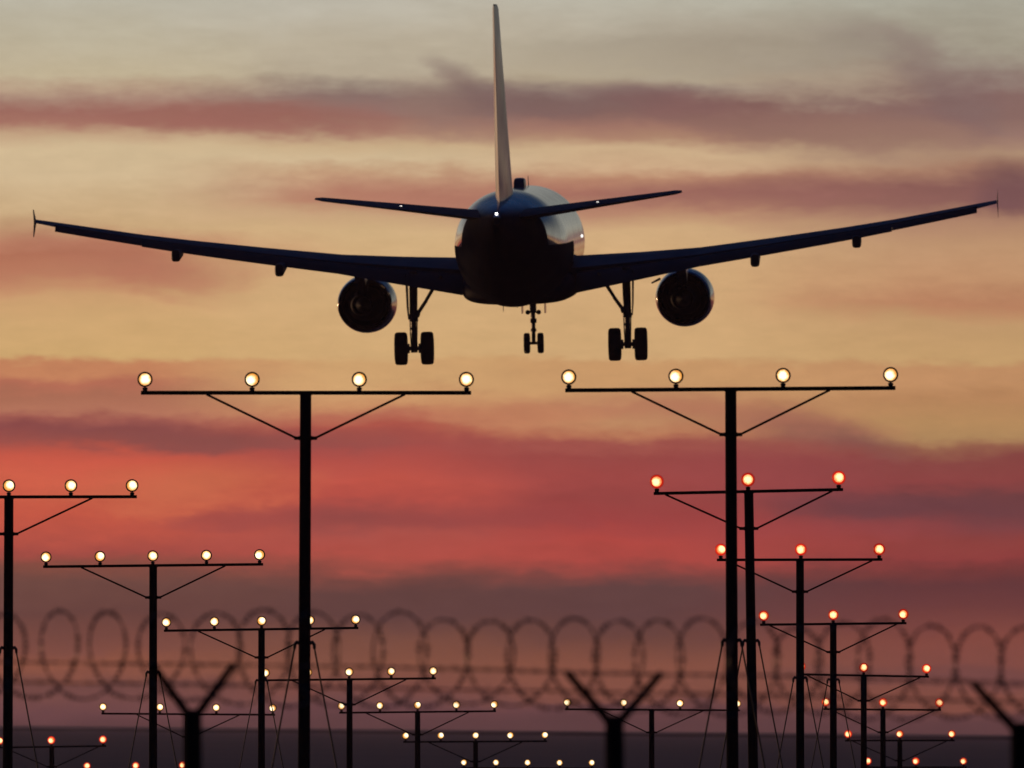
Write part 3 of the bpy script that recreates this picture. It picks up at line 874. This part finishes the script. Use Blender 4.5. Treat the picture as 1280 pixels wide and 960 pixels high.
    sb = MB().loft([tr(.3, 31.2, 35.0, 4.97, .11), tr(1.0, 31.6, 35.1, 5.05, .105), tr(3.5, 33.05, 35.6, 5.39, .10), tr(6.0, 34.5, 36.1, 5.72, .09), tr(6.22, 34.85, 36.15, 5.75, .06)])
    stab = fix_normals(sb.build("tailplane", M_FLAP, pl, ang=40))
    ll = MB().box((sg * 3.35, Y(34.95), 5.46), (.08, .07, .035)).build("logo_light", M_LOGO, stab, smooth=False)
    ld = bpy.data.lights.new("logo_spot", 'SPOT'); ld.energy = 55; ld.spot_size = R(62); ld.spot_blend = .6; ld.color = (1, .86, .68); ld.shadow_soft_size = .06
    lo = bpy.data.objects.new("logo_spot", ld); COL.objects.link(lo); lo.parent = stab
    lo.location = (sg * 3.35, Y(34.9), 5.60)
    lo.rotation_euler = (Vector((sg * 3.35, Y(34.9), 5.60)) - Vector((0, Y(33.6), 8.3))).to_track_quat('Z', 'Y').to_euler()

# ---- fin and rudder
def fr_(z, le, te, t, x0, x1): return [((te - le) * v_, Y(le + (te - le) * u), z) for u, v_ in [(u, (v - .018 * 4 * u * (1 - u))) for u, v in foil(12, t, x0, x1)]]
fn_ = [(5.3, 27.5, 34.75, .085), (6.4, 28.8, 35.05, .085), (8.5, 30.75, 35.55, .085), (10.6, 32.6, 36.05, .08), (12.1, 33.85, 36.4, .075), (12.25, 34.15, 36.4, .05)]
fin_o = fix_normals(MB().loft([fr_(z, a, b, t, 0, .70) for z, a, b, t in fn_]).build("fin", M_FIN, pl, ang=40))
rd_ = [(5.46, 27.75, 34.8, .085)] + fn_[1:-1] + [(12.2, 34.0, 36.4, .06)]
fix_normals(MB().loft([fr_(z, a, b, t, .705, 1) for z, a, b, t in rd_]).build("rudder", M_FIN, fin_o, ang=40))

# ---- nose gear
ns, nzw = 5.07, .12
ng = MB()
ng.tube([(0, Y(ns), 2.0), (0, Y(ns), 1.25)], [.13, .12], 14)
ng.tube([(0, Y(ns), 1.25), (0, Y(ns), .15)], [.075, .07], 12)
ng.tube([(0, Y(ns), 1.02), (0, Y(ns), .86)], [.12, .12], 12)
ng.tube([(0, Y(ns), .66), (0, Y(ns), .55)], [.10, .11], 12)
ng.tube([(-.16, Y(ns), nzw), (.16, Y(ns), nzw)], .055, 10)
ng.tube([(0, Y(ns + .02), .45), (0, Y(ns + .3), .7), (0, Y(ns + .02), .95)], [.04, .05, .04], 8)
ng.tube([(-.05, Y(ns - .1), 1.1), (0, Y(ns - 1.4), 1.9)], [.05, .05], 8)
ngo = ng.build("nose_landing_gear", M_GEAR, pl)
for s_ in (-1, 1):
    MB().lathe([(-.05, .05), (-.03, .085), (.04, .09), (.06, .085)], 16, (s_ * .2, Y(ns - .05), 1.25), 'Y', True, True).build("taxi_light", M_GEAR, ngo)
    MB().tube([(0, Y(ns), 1.25), (s_ * .2, Y(ns - .05), 1.25)], .028, 8).build("lamp_bracket", M_GEAR, ngo)
    ww = MB()
    wxc = s_ * .25
    pro = [(-.05, .18), (-.09, .2), (-.112, .26), (-.112, .32), (-.09, .365), (-.05, .378), (.05, .378), (.09, .365), (.112, .32), (.112, .26), (.09, .2), (.05, .18)]
    ww.lathe([(p + wxc, r) for p, r in pro], 36, (0, Y(ns), nzw), 'X')
    wo_ = ww.build("wheel", M_TYRE, ngo, ang=40)
    MB().lathe([(wxc - .06, .02), (wxc - .06, .19), (wxc + .06, .19), (wxc + .06, .02)], 24, (0, Y(ns), nzw), 'X', True, True).build("rim", M_GEAR, wo_)
    fix_normals(MB().box((s_ * .42, Y(ns - .9), 1.45), (.03, 1.3, .5)).build("nose_gear_door", M_NAC, pl, smooth=False))
